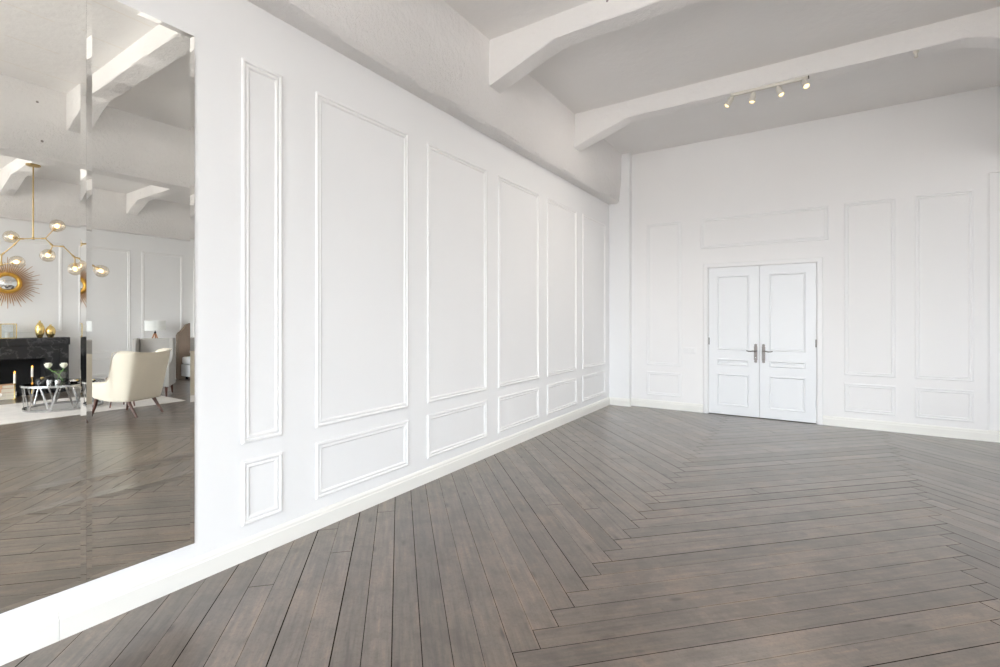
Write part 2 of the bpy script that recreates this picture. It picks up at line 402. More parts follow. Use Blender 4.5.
def cross_beam(x0, x1, y, label, seed, wd=.19, zb=3.70, zh=3.475, hl=.67):
    rnd = random.Random(seed); m = MB(); rings = []
    n = 40; xs_ = [x0+(x1-x0)*k/n for k in range(n+1)] + [x0+hl, x1-hl]
    for x in sorted(set(xs_)):
        t = max(0, 1-(x-x0)/hl, 1-(x1-x)/hl); zz = zb-(zb-zh)*t
        j = lambda a=.004: rnd.uniform(-a, a)
        rings.append(m.verts([(x, y+.008+j(), zz+j(.002)), (x, y+j(.002), zz+.01+j()), (x, y, HC+.01), (x, y+wd, HC+.01), (x, y+wd+j(.002), zz+.01+j()), (x, y+wd-.008+j(), zz+j(.002))]))
    for a, b in zip(rings, rings[1:]):
        for q in range(6): m.face([a[q], a[(q+1) % 6], b[(q+1) % 6], b[q]])
    m.face(rings[0][::-1]); m.face(rings[-1])
    return struct(m.obj('cross_beam', 'plaster', smooth=True), label, 'beam')
cross_beam(.19, 4.42, 3.60, 'white haunched cross beam nearest the viewpoint, upper middle', 3)
cross_beam(.19, 4.42, 5.48, 'white haunched cross beam carrying the track lights', 4)
cross_beam(.19, 4.42, 1.85, 'white cross beam seen at the top of the mirror', 5)
cross_beam(.19, 4.42, -.10, 'white cross beam overhead, out of the photo', 6)
cross_beam(.19, 4.42, -3.9, 'white cross beam nearest the windows, out of the photo', 8)
cross_beam(.19, 4.42, -2.0, 'white cross beam close to the windows, out of the photo', 7)
for q, (y, lb) in enumerate(((2.17, 'pale cross beam beside the chandelier canopy in the mirror'), (4.0, 'pale cross beam over the armchairs in the mirror'), (5.85, 'pale cross beam over the bed'), (.4, 'pale cross beam left of the fireplace bay'), (-1.5, 'pale cross beam near the added fireplace side windows'))):
    cross_beam(4.69, W-.15, y, lb, 10+q, hl=.75 if q == 0 else .55)

# ------------------------------------------------------------------ wall mouldings
PROF = [(0, 0), (0, .006), (.003, .010), (.009, .013), (.015, .013), (.018, .0115), (.020, .006), (.023, .0045), (.027, .0055), (.033, .0085), (.038, .0085), (.041, .006), (.045, .002), (.047, 0)]
L_ = lambda u, v, hh: (hh, u, v)
B_ = lambda u, v, hh: (u, D-hh, v)
R_ = lambda u, v, hh: (W-hh, u, v)
tn = [0]
def mould(u0, u1, v0, v1, f, label, prof=PROF, mat='mould'):
    tn[0] += 1
    return struct(MB().sweep_frame(u0, u1, v0, v1, prof, f).obj('trim_%d' % tn[0], mat), label, 'panel moulding')
Z0, Z1, Z2, Z3 = .192, .552, .650, 2.80
ordn = ['narrow', 'first wide', 'second wide', 'third wide', 'fourth wide', 'fifth wide']
for k, (a, b) in enumerate([(1.442, 1.686), (1.916, 2.753), (2.975, 3.837), (4.042, 4.904), (5.113, 5.966), (6.172, 7.038)]):
    mould(a, b, Z2, Z3, L_, '%s tall white panel moulding from the mirror on the left wall' % ordn[k])
    mould(a, b, Z0, Z1, L_, '%s low white panel moulding from the mirror on the left wall' % ordn[k])
PB = [(o, hh*.9) for o, hh in PROF]
for a, b, nm in ((.555, 1.06, 'left of the double door'), (3.0, 3.502, 'first right of the double door'), (3.673, 4.176, 'at the right edge of the far wall')):
    mould(a, b, .645, 2.785, B_, 'tall white panel moulding ' + nm, PB)
    mould(a, b, .192, .548, B_, 'low white panel moulding ' + nm, PB)
mould(1.326, 2.846, 2.345, 2.778, B_, 'wide white panel moulding above the double door', PB)
for a, b, nm in ((1.05, 1.40, 'left of the fireplace'), (3.29, 4.12, 'right of the fireplace'), (4.325, 5.11, 'behind the bedside lamp'), (5.3, 6.7, 'behind the bed')):
    mould(a, b, .66, 2.76, R_, 'tall white panel moulding %s, seen in the mirror' % nm)
    mould(a, b, Z0, .565, R_, 'low white panel moulding %s, seen in the mirror' % nm)
mould(1.575, 3.045, 1.10, 2.76, R_, 'white panel moulding around the sunburst mirror')

# baseboards
BP = [(-.034, 0), (.018, 0), (.018, .086), (.015, .090), (.014, .094), (.014, .104), (.010, .113), (.004, .119), (-.034, .120)]
def baseboard(name, y_or_x0, e, kind, label):
    m = MB()
    if kind == 'L': f = lambda u, v, k: (u, y_or_x0 if not k else e, v)
    elif kind == 'R': f = lambda u, v, k: (W-u, y_or_x0 if not k else e, v)
    elif kind == 'F': f = lambda u, v, k: (y_or_x0 if not k else e, YF+u, v)
    elif kind == 'P': f = lambda u, v, k: (y_or_x0 if not k else e, PY-u, v)
    elif kind == 'Q': f = lambda u, v, k: (y_or_x0 if not k else e, D-.05-u, v)
    else: f = lambda u, v, k: (y_or_x0 if not k else e, D-u, v)
    m.prism(BP, f)
    return struct(m.obj(name, 'base'), label, 'baseboard')
baseboard('baseboard_left', YF, .6685, 'L', 'ivory baseboard length under the mirror, left of the joint')
baseboard('baseboard_left', .670, PY, 'L', 'long ivory baseboard along the left wall')
baseboard('baseboard_back', .0, .34, 'P', 'short ivory baseboard on the corner pilaster')
baseboard('baseboard_back', .322, 1.36, 'B', 'ivory baseboard left of the double door')
baseboard('baseboard_back', 2.778, W, 'B', 'ivory baseboard right of the double door')
baseboard('baseboard_right', YF, 1.55, 'R', 'ivory baseboard left of the fireplace')
baseboard('baseboard_right', 3.09, D, 'R', 'ivory baseboard right of the fireplace')
baseboard('baseboard_front', 0, W, 'F', 'ivory baseboard under the windows')

# ------------------------------------------------------------------ double door
m = MB()
CP = [(0, 0), (0, .018), (.008, .024), (.050, .024), (.060, .018), (.064, .010), (.066, 0)]
# casing as three mitred runs
def casing(m):
    x0, x1, z1 = DX0-.068, DX1+.064, DZ+.062
    loops = []
    for o, hh in CP:
        loops.append(m.verts([(x0+o, D-hh, 0), (x0+o, D-hh, z1-o), (x1-o, D-hh, z1-o), (x1-o, D-hh, 0)]))
    for a, b in zip(loops, loops[1:]):
        for k in range(3): m.face([a[k], a[k+1], b[k+1], b[k]])
casing(m)
struct(m.obj('trim_door', 'mould'), 'white casing around the double door', 'door casing')
DP = [(0, 0), (.004, .006), (.010, .009), (.016, .006), (.022, -.004), (.030, -.006), (.040, -.003)]
def leaf(name, x0, x1, px0, px1, zs, label, hx, sgn, keyhole):
    yb = D-.004
    m = MB()
    xsL = [x0, px0, px1, x1]
    zz = [.010] + [z for q in zs for z in q] + [DZ-.004]
    # front skin with openings for the panels, then panel floors
    grid = {}
    for a, x in enumerate(xsL):
        for b, z in enumerate(zz): grid[a, b] = m.bm.verts.new((x, yb, z))
    for a in range(3):
        for b in range(len(zz)-1):
            if a == 1 and b % 2 == 1: continue
            m.face([grid[a, b], grid[a+1, b], grid[a+1, b+1], grid[a, b+1]])
    for z0, z1 in zs:
        f = lambda u, v, hh: (u, yb-hh, v)
        m.sweep_frame(px0, px1, z0, z1, DP, f)
        o, hh = DP[-1]
        m.face(m.verts([f(px0+o, z0+o, hh), f(px1-o, z0+o, hh), f(px1-o, z1-o, hh), f(px0+o, z1-o, hh)]))
    # edges and back
    bk = m.verts([(x0, yb+.04, .010), (x1, yb+.04, .010), (x1, yb+.04, DZ-.004), (x0, yb+.04, DZ-.004)])
    m.face(bk)
    c = m.verts([(x0, yb, .010), (x1, yb, .010), (x1, yb, DZ-.004), (x0, yb, DZ-.004)])
    for k in range(4): m.face([c[k], c[(k+1) % 4], bk[(k+1) % 4], bk[k]])
    d = struct(m.obj(name, 'door'), label, 'door')
    # handle: ornate back plate + lever
    h = MB(); zc = .877; pts = []
    for t in range(41):
        a = -1+2*t/40
        wv = .0205*(1-.30*math.exp(-((abs(a)-.80)/.06)**2))*(1 if abs(a) < .86 else max(.12, math.sqrt(max(0, 1-((abs(a)-.86)/.14)**2))))
        pts.append((wv, zc+a*.128))
    poly = [(hx+w_, z_) for w_, z_ in pts] + [(hx-w_, z_) for w_, z_ in reversed(pts)]
    h.prism(poly, lambda u, v, k: (u, yb-.008*k, v))
    hd = part(h.obj('door_handle', 'nickel', d), 'brushed nickel lever handle on an ornate plate')
    lv = MB(); zl = .907
    lv.tube([(hx, yb-.006, zl), (hx, yb-.045, zl)], .010, 10)
    lv.tube([(hx, yb-.045, zl), (hx+sgn*.03, yb-.048, zl+.002), (hx+sgn*.06, yb-.048, zl-.004), (hx+sgn*.09, yb-.046, zl-.002), (hx+sgn*.108, yb-.044, zl+.006)], .0085, 10, .006)
    lv.sphere((hx, yb-.045, zl), .011, 12, 8)
    lv.obj('lever', 'nickel', hd, True)
    if keyhole:
        MB().lathe([(.009, 0), (.009, .006), (.004, .008)], 14, (hx, yb-.007, .815), (0, -1, 0)).obj('keyhole_cover', 'silver', hd, True)
    for zq in (.25, 1.03, 1.82):
        MB().lathe([(.005, -.05), (.006, -.045), (.006, .045), (.005, .05)], 10, ((x0+.003 if sgn < 0 else x1-.003), yb-.006, zq)).obj('hinge', 'nickel' if zq == 1.03 else 'door', d, True)
    return d
leaf('door_1', DX0+.004, DXM-.002, 1.544, 1.948, [(.133, .578), (.696, .784), (.912, 1.948)], 'left leaf of the white panelled double door', 2.026, -1, True)
leaf('door_2', DXM+.002, DX1-.004, 2.183, 2.599, [(.133, .578), (.696, .784), (.912, 1.948)], 'right leaf of the white panelled double door', 2.119, 1, False)
struct(MB().box(DX0, DX1, D, D+.199, -.001, .004).obj('threshold', 'dark_track'), 'dark threshold under the double door', 'threshold')

# double light switch left of the door
sw = thing('light_switch', 'white double light switch plate left of the double door', 'light switch', (1.178, D, .885))
MB().box(-.088, .088, -.008, 0, -.043, .043, .004, 2).obj('plate', 'plastic', sw)
for q in (-.042, .042):
    MB().box(q-.030, q+.030, -.013, -.007, -.030, .030, .003, 2).obj('rocker', 'plastic', sw)

# ------------------------------------------------------------------ the big tiled mirror
mir = thing('wall_mirror', 'tall frameless wall mirror of edge-cut tiles at the left edge of the photo', 'mirror', (0, .544, .198))
ys = [-.546, -.110, .326, .762, 1.198]; zs_ = [.198, .561, .648, 2.797]
BV, RISE = .020, .020*math.tan(math.radians(2.7))
for a, b in zip(ys, ys[1:]):
    for c, d in zip(zs_, zs_[1:]):
        m = MB(); x = .006; g = .0001
        o = m.verts([(x+RISE, a+g, c+g), (x+RISE, b-g, c+g), (x+RISE, b-g, d-g), (x+RISE, a+g, d-g)])
        i = m.verts([(x, a+BV, c+BV), (x, b-BV, c+BV), (x, b-BV, d-BV), (x, a+BV, d-BV)])
        k = m.verts([(.0005, a+g, c+g), (.0005, b-g, c+g), (.0005, b-g, d-g), (.0005, a+g, d-g)])
        m.face(i); m.face(k)
        for q in range(4):
            m.face([o[q], o[(q+1) % 4], i[(q+1) % 4], i[q]]); m.face([k[q], k[(q+1) % 4], o[(q+1) % 4], o[q]])
        t = m.obj('mirror_tile', 'mirror', mir)
        t.matrix_parent_inverse = Matrix.Translation((0, -.544, -.198))

# ------------------------------------------------------------------ track light under the second cross beam
tx0, tx1, ty, tz = 1.96, 2.62, 5.515, 3.688
tr = thing('track_light', 'white four-spot track light under the cross beam', 'track light', (2.29, ty, tz))
MB().box(-.34, .34, -.017, .017, -.016, .016, .003, 2).obj('track', 'spot_white', tr)
part(MB().box(-.345, .21, -.019, .019, .013, .02).obj('mounting_plate', 'dark_track', tr), 'dark mounting plate')
part(MB().box(.335, .352, -.014, .014, -.010, .018, .003, 1).obj('end_cap', 'dark_track', tr), 'dark end cap')
for k, (hx, ax) in enumerate(((-.315, (-.50, -.25, -.83)), (-.125, (-.12, -.22, -.95)), (.085, (.30, -.28, -.90)), (.30, (.25, -.55, -.78)))):
    ax = Vector(ax).normalized(); p0 = Vector((hx, 0, -.016))
    s_ = MB().lathe([(.020, -.012), (.020, .0)], 14, p0+Vector((0, 0, -.0)), (0, 0, -1))
    s_.lathe([(.012, 0), (.012, .02), (.026, .022), (.028, .098), (.030, .106), (.030, .116), (.027, .117), (.023, .10)], 18, p0+ax*.004, ax, cap=False)
    hd = s_.obj('spot_head', 'spot_white', tr, True)
    MB().lathe([(.0235, .104), (.018, .110), (.006, .113)], 18, p0+ax*.004, ax).obj('bulb', 'spot_bulb', hd, True)
    ld = bpy.data.lights.new('spot_lamp', 'SPOT'); ld.energy = 50; ld.color = (1, .91, .82); ld.spot_size = math.radians(150); ld.spot_blend = 1; ld.shadow_soft_size = .03
    lo = bpy.data.objects.new('spot_lamp', ld); COL.objects.link(lo); lo.location = Vector((2.29, ty, tz))+p0+ax*.14
    lo.rotation_euler = ax.to_track_quat('-Z', 'Y').to_euler()
# small white nub on the same beam
nb = MB().lathe([(.022, 0), (.022, -.012), (.012, -.016), (.012, -.045), (.016, -.05), (.008, -.056)], 14, (3.43, 5.52, 3.70), None).obj('ceiling_hook', 'spot_white', None, True)
tag(nb, 'small white fixing under the cross beam right of the track light', 'hook')

# ------------------------------------------------------------------ furniture seen in the mirror
# fireplace
fp = thing('fireplace', 'black veined marble fireplace under the sunburst mirror', 'fireplace', (W, 2.313, 0), 0)
hw = .748
m = MB()
m.box(-.31, -.001, -hw, -hw+.13, 0, .87); m.box(-.31, -.001, hw-.13, hw, 0, .87)           # pilasters
m.box(-.28, -.001, -hw+.129, -.43, 0, .64); m.box(-.28, -.001, .43, hw-.129, 0, .64)      # jambs
m.box(-.28, -.001, -hw+.129, hw-.129, .64, .87)                                        # frieze
m.obj('surround', 'marble', fp)
MB().box(-.35, -.001, -hw-.01, hw+.01, .868, 1.005, .006, 2).obj('mantel_shelf', 'marble', fp)
m = MB(); m.box(-.03, -.002, -.43, .43, 0, .66); m.box(-.27, -.03, -.432, -.428, 0, .65); m.box(-.27, -.03, .428, .432, 0, .65)
part(m.obj('firebox', 'soot', fp), 'soot black firebox')
MB().box(-.312, -.03, -.43, .43, .001, .02, .003, 1).obj('hearth', 'marble', fp)
# sunburst mirror
sb = thing('sunburst_mirror', 'round convex mirror with gold sunburst rays above the fireplace', 'mirror', (W-.005, 2.313, 1.975))
part(MB().lathe([(.138, 0), (.138, .012), (.12, .03), (.07, .048), (.02, .054), (.001, .055)], 40, (0, 0, 0), (-1, 0, 0)).obj('convex_glass', 'convex', sb, 'all'), 'silvered convex mirror glass')
MB().lathe([(.130, .0), (.130, .030), (.142, .040), (.158, .038), (.180, .022), (.188, .006), (.18, .0)], 48, (0, 0, 0), (-1, 0, 0), cap=False).obj('ring', 'ring_gold', sb, True)
rayme = {}
for k in range(64):
    a = 2*PI*k/64; L = (.45, .36, .41, .33)[k % 4]
    if k < 4:
        m = MB(); m.tube([(-.012, .17, 0), (-.016, .28, 0), (-.012, L, 0)], .0085, 6, .0035)
        m.sphere((-.012, L, 0), .0035, 6, 4)
        r_ = m.obj('ray', 'ray_gold', sb); rayme[k] = r_.data
    else:
        r_ = bpy.data.objects.new('ray', rayme[k % 4]); COL.objects.link(r_); r_.parent = sb
    r_.rotation_euler = (a, 0, 0)
# gold vases on the mantel
def vase(y, h, r, label):
    t = thing('gold_vase', label, 'vase', (9.0, y, 1.005), 0, 'gold vases on the mantel')
    MB().lathe([(r*.45, 0), (r*.55, .006), (r*.85, h*.22), (r, h*.45), (r*.9, h*.66), (r*.55, h*.84), (r*.22, h*.92), (r*.2, h*.95), (r*.3, h), (r*.22, h*.995)], 28).obj('body', 'gold', t, 'all')
    return t
vase(2.688, .305, .066, 'taller gold vase on the black mantel')
vase(2.832, .235, .072, 'shorter round gold vase beside the taller one on the mantel')
ln = thing('lantern', 'gold edged glass box lantern on the black mantel', 'lantern', (9.0, 2.275, 1.005))
m = MB()
for sx in (-1, 1):
    for sy in (-1, 1): m.box(sx*.075-.006, sx*.075+.006, sy*.095-.006, sy*.095+.006, 0, .255)
for zq in (.0, .243):
    for sx in (-1, 1): m.box(sx*.075-.006, sx*.075+.006, -.1, .1, zq, zq+.012)
    for sy in (-1, 1): m.box(-.08, .08, sy*.095-.006, sy*.095+.006, zq, zq+.012)
m.obj('frame', 'gold', ln)
MB().box(-.072, .072, -.092, .092, .012, .243).obj('glass_panes', 'glass', ln)
MB().lathe([(.03, .012), (.03, .10), (.026, .105)], 16).obj('pillar_candle', 'wax', ln, True)

# books in front of the fireplace
zz = .001
for k, (hh, w2, dp, mt, lb, rz) in enumerate(((.060, .19, .25, 'paper_white', 'pale book at the bottom of the stack by the fireplace', .05), (.050, .18, .24, 'paper_white', 'pale book second from the bottom of the stack by the fireplace', -.06), (.070, .18, .235, 'paper_tan', 'thick tan book in the stack by the fireplace', .03), (.056, .17, .22, 'paper_tan', 'topmost tan book of the stack by the fireplace', -.04))):
    bk = thing('book', lb, 'book', (8.70, 2.21, zz), rz, 'books stacked by the fireplace')
    c = MB(); c.box(-dp/2, dp/2, -w2/2, w2/2, 0, .004); c.box(-dp/2, dp/2, -w2/2, w2/2, hh-.004, hh); c.box(-dp/2, dp/2, -w2/2, -w2/2+.004, 0, hh)
    c.obj('cover', mt, bk)
    MB().box(-dp/2+.006, dp/2-.006, -w2/2+.004, w2/2-.006, .004, hh-.004).obj('pages', 'paper_page', bk)
    zz += hh+.0005
def candle(x, y, z, hh, hc, label):
    t = thing('candlestick', label, 'candlestick', (x, y, z))
    part(MB().lathe([(.035, 0), (.035, .006), (.012, .014), (.008, .03), (.008, hh-.03), (.016, hh-.012), (.018, hh), (.012, hh)], 18).obj('holder', 'gold', t, True), 'gold holder')
    c = MB().lathe([(.0155, hh-.01), (.0155, hh+hc-.004), (.012, hh+hc)], 14).obj('candle', 'wax', t, True)
    part(MB().lathe([(.003, hh+hc), (.012, hh+hc+.014), (.008, hh+hc+.028), (.001, hh+hc+.042)], 10).obj('flame', 'flame', c, True), 'orange candle flame')
candle(8.50, 2.262, .001, .265, .165, 'shorter gold candlestick with a lit white candle beside the book stack')

# rug
rg = MB().box(5.95, 7.88, .95, 3.75, .0005, .009, .003, 2).obj('rug', 'rug'); tag(rg, 'ivory rectangular rug under the coffee table', 'rug')
ZR = .0095

# coffee table
CX, CY, R0 = 6.85, 2.47, .48
ct = thing('coffee_table', 'round chrome coffee table with dark glass top on the ivory rug', 'coffee table', (CX, CY, ZR))
def ring(m, r, z0, z1, th, n=64):
    m.lathe([(r-th, z0), (r, z0), (r, z1), (r-th, z1), (r-th, z0)], n, cap=False)
m = MB(); ring(m, R0, .345, .375, .012); m.obj('rim', 'chrome', ct, True)
m = MB(); ring(m, R0-.02, 0, .028, .03); m.obj('base_ring', 'chrome', ct, True)
part(MB().lathe([(R0-.012, .362), (R0-.012, .374)], 64).obj('glass_top', 'smoke_glass', ct, True), 'dark glass top')
for k in range(10):
    a = 2*PI*k/10
    for s in (-1, 1):
        b = a + s*.22
        p0 = Vector(((R0-.035)*math.cos(a+s*.02), (R0-.035)*math.sin(a+s*.02), .026)); p1 = Vector(((R0-.02)*math.cos(b), (R0-.02)*math.sin(b), .35))
        m = MB(); n_ = Vector((math.cos(a), math.sin(a), 0)); tdir = Vector((-math.sin(a), math.cos(a), 0))*.011
        v = m.verts([p0-tdir-n_*.003, p0+tdir-n_*.003, p0+tdir+n_*.003, p0-tdir+n_*.003]); w_ = m.verts([p1-tdir-n_*.003, p1+tdir-n_*.003, p1+tdir+n_*.003, p1-tdir+n_*.003])
        m.face(v[::-1]); m.face(w_)
        for q in range(4): m.face([v[q], v[(q+1) % 4], w_[(q+1) % 4], w_[q]])
        m.obj('strut', 'chrome', ct)
ZT = ZR+.3755
bx = thing('trinket_box', 'round black box with a gold knob on the coffee table', 'box', (6.79, 2.205, ZT))
MB().lathe([(.062, 0), (.068, .004), (.068, .058), (.066, .06)], 28).obj('body', 'black', bx, True)
lid = MB().lathe([(.070, .061), (.070, .072), (.064, .078), (.01, .082)], 28).obj('lid', 'black', bx, True)
part(MB().lathe([(.010, .080), (.024, .088), (.026, .098), (.012, .108), (.002, .11)], 14).obj('knob', 'gold', lid, True), 'gold knob')
for q, (x, y, lb) in enumerate(((6.635, 2.245, 'silver tealight cup next to the black box on the coffee table'), (6.55, 2.315, 'silver tealight cup nearer the armchair on the coffee table'))):
    c = thing('tealight_cup', lb, 'candle cup', (x, y, ZT), 0, 'silver cups on the coffee table')
    MB().lathe([(.026, 0), (.031, .002), (.033, .068), (.030, .068), (.028, .01), (.001, .008)], 22, cap=True).obj('cup', 'silver', c, True)
    MB().lathe([(.024, .012), (.024, .03), (.002, .031)], 16).obj('tealight', 'wax', c, True)
vs = thing('glass_vase', 'square clear glass vase holding white flowers on the coffee table', 'vase', (6.99, 2.44, ZT))
m = MB(); m.box(-.065, .065, -.065, .065, 0, .15, .006, 2); m.obj('body', 'glass', vs)
part(MB().box(-.057, .057, -.057, .057, .008, .07).obj('water', 'glass', vs), 'clear water')
def flower(dx, dy, hz, label):
    t = thing('white_flower', label, 'flower', (6.99, 2.44, ZT+.012), 0, 'white flowers in the vase')
    m = MB(); m.tube([(-dx*.35, -dy*.35, 0), (0, 0, .09), (dx*.7, dy*.7, hz-.05), (dx, dy, hz-.015)], .006, 8); m.obj('stem', 'leaf', t, True)
    for a in (.3, 2.2, 4.0):
        lf = MB(); c, s = math.cos(a), math.sin(a)
        pts = [(dx*.4, dy*.4, .13), (dx*.4+c*.03-s*.012, dy*.4+s*.03+c*.012, .155), (dx*.4+c*.07, dy*.4+s*.07, .15), (dx*.4+c*.03+s*.012, dy*.4+s*.03-c*.012, .152)]
        v = lf.verts(pts); lf.face(v); u = lf.verts([(x, y, z-.002) for x, y, z in pts]); lf.face(u[::-1])
        for q in range(4): lf.face([v[q], v[(q+1) % 4], u[(q+1) % 4], u[q]])
        lf.obj('leaf', 'leaf', t)
    p = MB(); q0 = Vector((dx, dy, hz))
    for lay, (n_, rr, til, ln_) in enumerate(((3, .010, .10, .040), (5, .019, .28, .043), (6, .026, .55, .040))):
        for k in range(n_):
            M = Matrix.Rotation(2*PI*k/n_+lay*.6, 4, 'Z') @ Matrix.Rotation(til, 4, 'Y')
            p.sphere(q0 + M @ Vector((rr*.6, 0, ln_*.75)), ln_, 8, 7, (.22, .50, 1.0), M)
    p.sphere(q0+Vector((0, 0, .022)), .026, 10, 8)
    p.obj('blossom', 'petal', t, 'all')
flower(.03, -.115, .215, 'white flower leaning left out of the glass vase')
flower(-.01, .055, .205, 'white flower upright at the right of the glass vase')
def dish(x, y, r, label):
    t = thing('dish', label, 'dish', (x, y, ZT), 0, 'black dishes on the coffee table')
    MB().lathe([(r*.5, 0), (r*.55, .003), (r, .024), (r*.97, .027), (r*.5, .009), (.001, .008)], 28).obj('bowl', 'black', t, True)
    for k in range(4):
        a = k*1.6
        MB().sphere((r*.42*math.cos(a), r*.42*math.sin(a), .028), .02, 12, 8).obj('ball', ('wax', 'gold', 'wax', 'silver')[k], t, 'all')
dish(6.62, 2.52, .075, 'black dish of small white and gold balls by the flower vase')
dish(6.50, 2.69, .06, 'smaller black dish near the armchair end of the coffee table')
candle(8.50, 2.477, .001, .355, .15, 'taller gold candlestick with a lit white candle in front of the firebox opening')

# side table + bowl
st = thing('side_table', 'round brown wooden side table between the armchairs', 'side table', (6.16, 2.97, ZR+.002))
MB().lathe([(.20, .42), (.205, .426), (.205, .44), (.20, .446)], 36).obj('tabletop', 'brown_wood', st, True)
for k in range(3):
    a = 2*PI*k/3+.4
    MB().tube([(.10*math.cos(a), .10*math.sin(a), .42), (.17*math.cos(a), .17*math.sin(a), .0)], .014, 8, .009).obj('leg', 'dark_wood', st, True)
bo = MB().lathe([(.05, 0), (.06, .004), (.12, .03), (.135, .058), (.13, .058), (.11, .034), (.05, .012), (.001, .01)], 32, (6.13, 2.96, ZR+.4495)).obj('bowl', simple('dark_green_glaze', (.035, .05, .045), .25, 0, 10, .3), None, True)
tag(bo, 'dark green glazed bowl on the brown side table', 'bowl')

# cream armchair
def armchair():
    t = thing('armchair', 'cream velvet armchair with splayed walnut legs in front of the rug', 'armchair', (5.41, 2.795, .001), math.radians(67.2))
    half = [((.29, -.33), (.305, -.35), .475), ((.292, -.18), (.325, -.16), .472), ((.293, -.05), (.335, -.02), .492), ((.292, .02), (.342, .05), .555), ((.290, .06), (.345, .085), .72), ((.287, .09), (.347, .11), .875), ((.28, .17), (.340, .22), .905), ((.268, .245), (.315, .375), .90), ((.23, .27), (.26, .425), .885), ((.12, .28), (.13, .44), .872), ((0, .282), (0, .442), .868)]
    path = half + [((-a[0], a[1]), (-b[0], b[1]), z) for a, b, z in reversed(half[:-1])]
    n = len(path); m = MB(); rings = []
    zb = .215
    def nrm(k, w):
        p = [Vector(q[w]) for q in path]; d = p[min(k+1, n-1)]-p[max(k-1, 0)]
        return Vector((-d.y, d.x)).normalized()      # points to the inside
    for k, (bt, tp, zt) in enumerate(path):
        nb, nt = nrm(k, 0), nrm(k, 1); bt, tp = Vector(bt), Vector(tp); th = .075
        zbb = zb + max(0, (-.02-bt.y))*.16
        def P(f, inn, dz=0, thk=th):
            q = bt.lerp(tp, f) + (nb.lerp(nt, f))*(thk*inn); return (q.x, q.y, zbb+(zt-zbb)*f+dz)
        rings.append(m.verts([P(0, .15), P(.05, 0), P(.35, 0), P(.7, 0), P(.95, 0), P(1, .22, .010), P(1, .75, .010), P(.95, 1), P(.6, 1.1), P(.3, 1.1), P(.05, 1.05), P(0, .9)]))
    for a, b in zip(rings, rings[1:]):
        for q in range(12): m.face([a[q], a[(q+1) % 12], b[(q+1) % 12], b[q]])
    m.face(rings[0][::-1]); m.face(rings[-1])
    m.obj('shell', 'cream', t, 'all', subsurf=2)
    MB().box(-.225, .225, -.335, .24, .235, .335, .02, 2).obj('seat_frame', 'cream', t, True)
    MB().box(-.222, .222, -.36, .22, .33, .455, .045, 4).obj('seat_cushion', 'cream', t, 'all')
    pip = MB(); pip.tube([(q[1][0]*.995, q[1][1], q[2]+.006) for q in path], .006, 6); pip.obj('piping', 'cream', t, True)
    for sx in (-1, 1):
        MB().tube([(sx*.235, -.27, .25), (sx*.245, -.295, .13), (sx*.26, -.335, 0)], .026, 12, .013).obj('leg', 'dark_wood', t, True)
        MB().tube([(sx*.19, .18, .235), (sx*.195, .25, .13), (sx*.20, .345, 0)], .026, 12, .013).obj('leg', 'dark_wood', t, True)
armchair()

# grey wing chair
def wing_chair():
    d = Vector((-.85, -.53)).normalized()            # facing, in the room
    rz = math.atan2(d.x, -d.y)
    t = thing('wing_chair', 'grey upholstered wing chair behind the cream armchair', 'armchair', (6.93, 3.66, ZR+.004), rz)
    hw_ = .285
    # local front is -y
    MB().box(-hw_+.06, hw_-.06, .17, .28, .17, .985, .03, 3).obj('backrest', 'grey_cloth', t, True)
    MB().box(-hw_+.05, hw_-.05, -.27, .20, .17, .34, .02, 2).obj('seat_base', 'grey_cloth', t, True)
    MB().box(-hw_+.062, hw_-.062, -.285, .175, .335, .46, .04, 4).obj('seat_cushion', 'grey_cloth', t, 'all')
    for s in (-1, 1):
        poly = [(.29, .17), (.29, .985), (.05, .995), (.0, .94), (-.03, .78), (-.06, .64), (-.12, .575), (-.26, .56), (-.28, .54), (-.28, .17)]
        f = lambda u, v, k: (s*(hw_-.06+.06*k) + s*max(0, .05*(-u+.2))*(v > .6), u, v)
        m = MB(); m.prism(poly, f)
        bmesh.ops.bevel(m.bm, geom=[e for e in m.bm.edges], offset=.008, segments=2, affect='EDGES')
        m.obj('wing', 'grey_cloth', t, True)
        MB().tube([(s*.235, -.235, .175), (s*.24, -.25, 0)], .024, 10, .014).obj('leg', 'dark_wood', t, True)
        MB().tube([(s*.235, .22, .175), (s*.24, .27, 0)], .024, 10, .014).obj('leg', 'dark_wood', t, True)
wing_chair()

# bedside table + lamp
nt_ = thing('bedside_table', 'white bedside table behind the grey wing chair', 'bedside table', (8.92, 4.47, .001))
MB().box(-.22, .22, -.22, .22, .14, .72, .006, 2).obj('body', 'plastic', nt_)
for zq in (.17, .45):
    dr = MB().box(-.232, -.219, -.205, .205, zq, zq+.25, .004, 1).obj('drawer', 'plastic', nt_)
    MB().sphere((-.245, 0, zq+.13), .015, 10, 8).obj('knob', 'brass', dr, True)
for sx in (-1, 1):
    for sy in (-1, 1): MB().tube([(sx*.18, sy*.18, .145), (sx*.19, sy*.19, 0)], .018, 8, .012).obj('leg', 'dark_wood', nt_, True)
lp = thing('table_lamp', 'table lamp with white drum shade and copper tripod on the bedside table', 'lamp', (8.9, 4.455, .722))
part(MB().lathe([(.175, .375), (.185, .375), (.185, .58), (.175, .58), (.175, .375)], 40, cap=False).obj('lamp_shade', 'shade', lp, True), 'white drum shade')
MB().lathe([(.014, .30), (.02, .31), (.02, .345), (.010, .35), (.010, .46)], 14).obj('socket', 'black', lp, True)
sp = MB()
for k in range(3): sp.tube([(0, 0, .45), (.178*math.cos(2.1*k), .178*math.sin(2.1*k), .45)], .003, 6)
sp.obj('shade_spider', 'black', lp, True)
